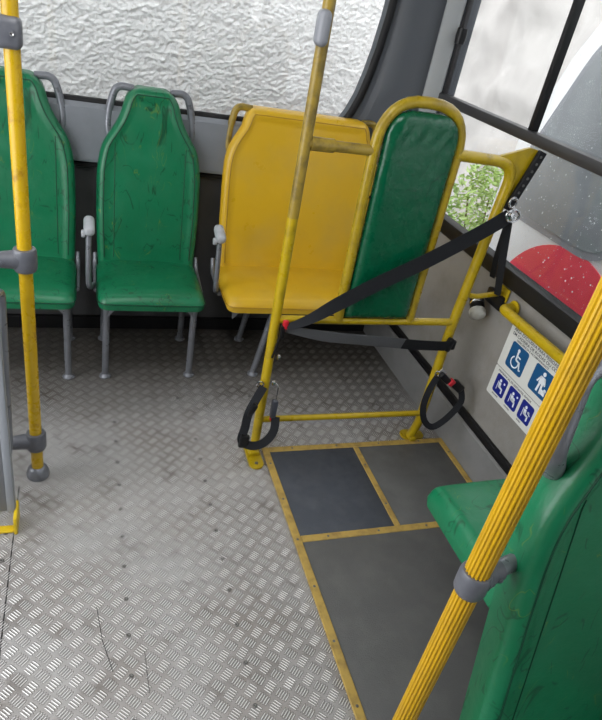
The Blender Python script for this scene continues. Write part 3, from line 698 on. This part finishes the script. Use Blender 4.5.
bm = bmesh.new()
tube(bm, [R(0.560, 1.640, 0.330)+Vector((0.012*math.cos(a), 0.002, 0.012*math.sin(a))) for a in [2*PI*k/12 for k in range(12)]], 0.0028, seg=6, closed=True)
obj('metal_ring', bm, chrome, t)
t = thing('strap_loop', 'black strap loop with red button on the right post by the side wall', 'strap', (1.25, 1.62, 0.3), 0, 'straps looped round the frame posts')
def R(*p): return Vector(p)-Vector((1.25, 1.62, 0.3))
K = [R(1.232, 1.615, 0.375), R(1.205, 1.60, 0.330), R(1.190, 1.585, 0.26), R(1.205, 1.57, 0.20), R(1.245, 1.56, 0.175), R(1.300, 1.565, 0.215), R(1.345, 1.58, 0.275), R(1.335, 1.595, 0.325)]
pts = lerp_pts(K, 5); bm = bmesh.new(); ribbon(bm, pts, 0.024, faced(pts), 0.003); obj('webbing', bm, web, t)
q = Matrix.Rotation(math.radians(38), 3, 'Y')
bm = bmesh.new(); box(bm, R(1.252, 1.60, 0.372), (0.055, 0.020, 0.026), 0.006, q); box(bm, R(1.318, 1.60, 0.335), (0.060, 0.024, 0.036), 0.008, q); obj('buckle', bm, bplast, t)
bm = bmesh.new(); box(bm, R(1.283, 1.597, 0.355), (0.020, 0.022, 0.028), 0.004, q); obj('release_button', bm, redp, t)
bm = bmesh.new(); box(bm, R(1.240, 1.607, 0.392), (0.034, 0.008, 0.022), 0.003, q); obj('buckle_tongue', bm, chrome, t); bm = bmesh.new(); tube(bm, [R(1.222, 1.61, 0.385)+Vector((0.010*math.cos(a), 0, 0.012*math.sin(a))) for a in [2*PI*k/12 for k in range(12)]], 0.0028, seg=6, closed=True); obj('metal_ring', bm, chrome, t)

# belt retractor on the wall
t = thing('belt_retractor', 'white capped black and chrome belt reel on the side wall', 'belt reel', (1.40, 1.68, 0.63))
d = Vector((-0.25, -0.82, -0.50)).normalized(); rot = d.to_track_quat('Z', 'Y').to_matrix()
s0 = Vector((-0.016, 0.075, 0.002))
bm = bmesh.new(); lathe(bm, s0, [(0.024, 0), (0.027, 0.008), (0.027, 0.055), (0.024, 0.06)], 22, rot); obj('reel_housing', bm, bplast, t)
bm = bmesh.new(); lathe(bm, s0+d*0.026, [(0.028, 0), (0.0285, 0.002), (0.0285, 0.007), (0.028, 0.009)], 22, rot); obj('chrome_band', bm, chrome, t)
bm = bmesh.new(); lathe(bm, s0+d*0.058, [(0.029, 0), (0.031, 0.006), (0.030, 0.022), (0.022, 0.029), (0.004, 0.031)], 24, rot); obj('end_cap', bm, whitep, t)
bm = bmesh.new(); box(bm, (0.008, 0.0, 0.035), (0.022, 0.10, 0.055), 0.006); obj('mounting_plate', bm, bplast, t)
# wall handle
t = thing('grab_bar', 'short bright yellow tubular handle fixed to the wall below the window', 'handle', (1.42, 1.565, 0.680))
bm = bmesh.new(); tube(bm, fillet([(-0.004, 0.012, 0.0), (-0.055, 0.012, 0.0), (-0.055, -0.40, 0.005), (-0.004, -0.40, 0.005)], 0.03, 8), 0.018, seg=18); obj('bar', bm, yellowp, t)
bm = bmesh.new(); lathe(bm, (-0.006, 0.012, 0), [(0.028, 0), (0.028, 0.004), (0.02, 0.006)], 20, Matrix.Rotation(-PI/2, 3, 'Y')); obj('flange', bm, yellowp, t)
bm = bmesh.new(); lathe(bm, (-0.006, -0.40, 0.005), [(0.028, 0), (0.028, 0.004), (0.02, 0.006)], 20, Matrix.Rotation(-PI/2, 3, 'Y')); obj('flange', bm, yellowp, t)

# ------------------------------------------------ stickers on the wall  (u = distance towards the front of the bus, z up)
XW = 1.4185
def sticker(label, y0, z0, w, h):
    t = thing('wall_sticker', label, 'sign', (XW, y0, z0)); bm = bmesh.new()
    prism(bm, rrect(0, w, 0, h, 0.006), lambda u, z: Vector((0, -u, z)), lambda u, z: Vector((-0.0015, -u, z)))
    obj('backing', bm, signw, t, smooth=False); return t
def flat(t, name, polys, m, x=-0.0016, th=0.0005, lab=None):
    bm = bmesh.new()
    for p in polys: prism(bm, p, lambda u, z: Vector((x, -u, z)), lambda u, z: Vector((x-th, -u, z)))
    o = obj(name, bm, m, t, smooth=False)
    return o
def circ(cx, cy_, r, n=14): return [(cx+r*math.cos(2*PI*k/n), cy_+r*math.sin(2*PI*k/n)) for k in range(n)]
def stroke(a, b, w):
    a = Vector(a); b = Vector(b); d = (b-a).normalized(); s = Vector((-d.y, d.x))*w/2
    return [tuple(a+s), tuple(a-s), tuple(b-s), tuple(b+s)]
def arc(cx, cy_, r, w, a0, a1, n=14):
    out = []
    for k in range(n):
        q0 = a0+(a1-a0)*k/n; q1 = a0+(a1-a0)*(k+1)/n
        out.append([(cx+(r-w/2)*math.cos(q0), cy_+(r-w/2)*math.sin(q0)), (cx+(r+w/2)*math.cos(q0), cy_+(r+w/2)*math.sin(q0)), (cx+(r+w/2)*math.cos(q1), cy_+(r+w/2)*math.sin(q1)), (cx+(r-w/2)*math.cos(q1), cy_+(r-w/2)*math.sin(q1))])
    return out
def text(t, body, u, z, size, m=None, xs=1.0):
    c = bpy.data.curves.new('lettering', 'FONT'); c.body = body; c.size = size; c.extrude = 0.0002; c.offset = 0.0001
    o = bpy.data.objects.new('tmp', c); COL.objects.link(o)
    dg = bpy.context.evaluated_depsgraph_get(); me = bpy.data.meshes.new_from_object(o.evaluated_get(dg)); bpy.data.objects.remove(o)
    for v in me.vertices: x, y, zz = v.co; v.co = Vector((-0.0019-zz, -(u+x*xs), z+y))
    me.materials.clear(); me.materials.append(m or inkm); q = bpy.data.objects.new('lettering', me); COL.objects.link(q); q.parent = t
def sc(polys, ox, oz, s): return [[(ox+a*s, oz+b*s) for a, b in p] for p in polys]
wheel = [circ(0.46, 0.86, 0.075)]+[stroke((0.46, 0.80), (0.48, 0.45), 0.09), stroke((0.47, 0.64), (0.70, 0.62), 0.06), stroke((0.48, 0.46), (0.72, 0.44), 0.08), stroke((0.70, 0.46), (0.82, 0.16), 0.07), stroke((0.80, 0.17), (0.90, 0.20), 0.06)]+arc(0.45, 0.34, 0.23, 0.055, math.radians(120), math.radians(385))
elder = [circ(0.55, 0.88, 0.085), [(0.42, 0.76), (0.68, 0.76), (0.70, 0.45), (0.40, 0.45)], stroke((0.44, 0.74), (0.30, 0.46), 0.07), stroke((0.66, 0.74), (0.76, 0.48), 0.07), stroke((0.48, 0.46), (0.44, 0.10), 0.10), stroke((0.62, 0.46), (0.66, 0.10), 0.10),
         [(0.66, 0.12), (0.70, 0.32), (0.90, 0.30), (0.92, 0.12)], circ(0.86, 0.34, 0.07)]
def sit(extra): return [circ(0.42, 0.80, 0.09), [(0.32, 0.68), (0.52, 0.68), (0.56, 0.40), (0.34, 0.38)], stroke((0.36, 0.42), (0.74, 0.38), 0.12), stroke((0.72, 0.42), (0.74, 0.12), 0.10), stroke((0.26, 0.70), (0.26, 0.16), 0.045)]+extra
icons = [sit([circ(0.78, 0.78, 0.07)]), sit([circ(0.60, 0.52, 0.11), circ(0.80, 0.80, 0.06)]), sit([stroke((0.62, 0.66), (0.86, 0.50), 0.06), circ(0.70, 0.62, 0.08)]), sit([stroke((0.84, 0.60), (0.84, 0.12), 0.04), stroke((0.50, 0.62), (0.84, 0.60), 0.05)])]
t = sticker('white wall sticker with wheelchair pictogram under the yellow handle, the upper one', 1.557, 0.466, 0.335, 0.172)
text(t, 'ÁREA EXCLUSIVA PARA PESSOAS', 0.018, 0.152, 0.016, xs=1.05); text(t, 'EM CADEIRA DE RODAS OU COM', 0.018, 0.136, 0.016, xs=1.08); text(t, 'DEFICIÊNCIA E ACOMPANHANTE', 0.050, 0.124, 0.011, xs=1.1)
for i, (u0, ic) in enumerate(((0.036, wheel), (0.176, elder))):
    flat(t, 'pictogram_panel', [rrect(u0, u0+0.096, 0.022, 0.120, 0.010)], signb); flat(t, 'pictogram', sc(ic, u0+0.004, 0.026, 0.088), pictm, x=-0.0022)
t = sticker('white wall sticker with three small navy pictograms, the lower one', 1.557, 0.346, 0.335, 0.117)
text(t, 'PREFERENCIAL DE GESTANTES, IDOSOS', 0.022, 0.103, 0.0105, xs=1.08)
for k in range(4):
    u0 = 0.026+0.080*k
    flat(t, 'pictogram_panel', [rrect(u0, u0+0.066, 0.023, 0.098, 0.009)], signn); flat(t, 'pictogram', sc(icons[k], u0+0.002, 0.028, 0.064), pictm, x=-0.0022)
    text(t, ('GESTANTE', 'CRIANÇA', 'IDOSO', 'BENGALA')[k], u0+0.006, 0.012, 0.0075)

# ------------------------------------------------ left partition panel
t = thing('modesty_panel', 'grey upright divider panel at the left edge beside the yellow pole', 'panel', (-0.2, 1.42, 0))
bm = bmesh.new(); box(bm, (-0.26, 0.0, 0.42), (0.50, 0.022, 0.72), 0.006); obj('board', bm, mat('panel_grey', (0.16, 0.17, 0.185), 0.4), t)
bm = bmesh.new(); box(bm, (-0.008, 0.0, 0.42), (0.022, 0.032, 0.73), 0.006); obj('edge_profile', bm, mat('edge_grey', (0.26, 0.28, 0.31), 0.35), t)
bm = bmesh.new(); tube(bm, fillet([(-0.02, 0.03, 0.72), (-0.005, 0.15, 0.70), (-0.02, 0.16, 0.16), (-0.03, 0.03, 0.14)], 0.03), 0.009); obj('side_tube', bm, greyt, t)
bm = bmesh.new(); box(bm, (-0.08, -0.030, 0.006), (0.17, 0.026, 0.008), 0.003); box(bm, (0.004, -0.012, 0.034), (0.010, 0.078, 0.064), 0.003); obj('floor_bracket', bm, mat('bracket_yellow', (0.68, 0.48, 0.01), 0.4, var=0.5, var_scale=20, col2=(0.35, 0.24, 0.02)), t)

# ------------------------------------------------ outside
GZ = -0.85
struct('ground', B((2, 4, GZ-0.05), (24, 24, 0.1)), asphalt)
bm = bmesh.new()
nx, nz = 560, 400; x0, x1, z0, z1 = -1.2, 1.78, 0.6, 2.5
from mathutils import noise as mn
rows = []
for j in range(nz+1):
    row = []
    for i in range(nx+1):
        x = x0+(x1-x0)*i/nx; z = z0+(z1-z0)*j/nz
        p = Vector((x*0.82+z*0.55+0.31, z*1.25-x*0.57+7.13, 0.37+x*0.21)); hh = mn.fractal(p*21.7, 0.8, 2.17, 4)*0.004+mn.noise(p*62.3+Vector((3.1, 1.7, .4)))*0.0048
        row.append(bm.verts.new((x, 3.42+hh, z)))
    rows.append(row)
for j in range(nz):
    for i in range(nx): bm.faces.new((rows[j][i], rows[j][i+1], rows[j+1][i+1], rows[j+1][i]))
ring = [rows[0][0], rows[0][-1], rows[-1][-1], rows[-1][0]]
box(bm, (-0.4, 3.54, (GZ+3.3)/2), (4.36, 0.2, 3.3-GZ))
o = obj('stucco_wall', bm, stucco, angle=180); tag(o, 'rough white stucco wall close outside the rear window', 'wall')
bm = bmesh.new(); rows = []
for j in range(50):
    row = []
    for i in range(110):
        y = 1.5+8.5*i/109; z = GZ+4.8*j/49; row.append(bm.verts.new((4.6+mn.fractal(Vector((y*1.2, z*1.5, 3)), 0.8, 2.0, 4)*0.13+0.12*(z-GZ), y, z)))
    rows.append(row)
for j in range(49):
    for i in range(109): bm.faces.new((rows[j][i], rows[j][i+1], rows[j+1][i+1], rows[j+1][i]))
box(bm, (5.6, 5.75, GZ+2.3), (0.3, 8.5, 4.6))
o = obj('rock_embankment', bm, rock, angle=180); tag(o, 'pale rock face seen through the side window', 'rock face')
# white vehicle with dark window and red disc
VX = 2.2
t = thing('white_van', 'white vehicle with grey window and big red disc outside the side window', 'vehicle', (VX, 1.4, GZ))
def V(y, z, x=0.0): return Vector((x, y-1.4, z-GZ))
outline = [(2.90, -0.45), (2.95, 0.2), (2.99, 0.78), (2.91, 1.0), (2.71, 1.46), (2.52, 1.85), (2.38, 1.98), (0.2, 2.0), (-0.9, 1.9), (-1.0, 0.5), (-1.0, -0.45)]
bm = bmesh.new()
prism(bm, outline, lambda y, z: V(y, z, 0.0), lambda y, z: V(y, z, 1.75))
bmesh.ops.bevel(bm, geom=list(bm.edges), offset=0.07, segments=4, profile=0.5, affect='EDGES'); obj('body', bm, white_body, t, angle=50)
def rpoly(P, r, seg=6):
    out = []; n = len(P)
    for i in range(n):
        a, b, c = Vector(P[i-1]), Vector(P[i]), Vector(P[(i+1) % n]); d1 = (a-b).normalized(); d2 = (c-b).normalized()
        rr = min(r, (a-b).length*0.45, (c-b).length*0.45)
        for k in range(seg+1):
            u = k/seg; out.append(tuple((1-u)**2*(b+d1*rr)+2*u*(1-u)*b+u*u*(b+d2*rr)))
    return out
wp = [(2.94, 0.65), (2.53, 1.62), (1.90, 1.66), (1.98, 0.65)]
bm = bmesh.new(); prism(bm, rpoly(wp, 0.22, 8), lambda y, z: V(y, z, 0.02), lambda y, z: V(y, z, -0.006)); obj('window_seal', bm, mat('seal_grey', (0.30, 0.31, 0.34), 0.4), t)
wq = [(2.90, 0.685), (2.51, 1.59), (1.93, 1.63), (2.01, 0.685)]
bm = bmesh.new(); prism(bm, rpoly(wq, 0.19, 8), lambda y, z: V(y, z, 0.01), lambda y, z: V(y, z, -0.010)); obj('window_glass', bm, carglass, t)
wp = [(1.80, 0.63), (1.76, 1.6), (0.4, 1.6), (0.4, 0.63)]
bm = bmesh.new(); prism(bm, rpoly(wp, 0.12, 8), lambda y, z: V(y, z, 0.01), lambda y, z: V(y, z, -0.008)); obj('window_glass', bm, carglass, t)
bm = bmesh.new(); prism(bm, circ(2.19, 0.16, 0.505, 64), lambda y, z: V(y, z, 0.0), lambda y, z: V(y, z, -0.004)); obj('red_disc', bm, reddecal, t, smooth=False)
for (y, x) in ((2.3, 0.15), (2.3, 1.6), (-0.3, 0.15), (-0.3, 1.6)):
    bm = bmesh.new(); lathe(bm, V(y, GZ+0.34, x-0.1), [(0.2, 0), (0.33, 0.01), (0.34, 0.05), (0.34, 0.15), (0.33, 0.19), (0.2, 0.2)], 32, Matrix.Rotation(PI/2, 3, 'Y')); obj('wheel', bm, black, t)
# bush
t = thing('bush', 'pale green leafy bush behind the glass between the board and the frame corner', 'plant', (3.05, 4.0, GZ))
bm = bmesh.new()
for k in range(4200):
    a = random.uniform(0, 2*PI); rr = random.random()**0.5*0.50; zz = random.uniform(0.15, 1.48); rr *= math.sin(min(1, zz/1.5)*PI*0.93)**0.5
    c = Vector((rr*math.cos(a), rr*math.sin(a)*0.9, zz)); s = random.uniform(0.018, 0.04)
    ax = Vector((random.gauss(0, 1), random.gauss(0, 1), random.gauss(0, 0.6))).normalized(); bx = ax.orthogonal().normalized()
    bx = Matrix.Rotation(random.uniform(0, 6.28), 3, ax) @ bx; nz_ = ax.cross(bx)*s*0.15
    vs = [bm.verts.new(c+v) for v in (-ax*s, bx*s*0.4+nz_, ax*s, -bx*s*0.4+nz_)]; bm.faces.new(vs)
obj('foliage', bm, leafm, t, smooth=False)
bm = bmesh.new()
for k in range(5): a = k*1.3; tube(bm, [(0.03*math.cos(a), 0.03*math.sin(a), 0), (0.12*math.cos(a), 0.12*math.sin(a), 0.6), (0.25*math.cos(a), 0.25*math.sin(a), 1.2)], [0.018, 0.012, 0.005], seg=6)
obj('stem', bm, barkm, t)
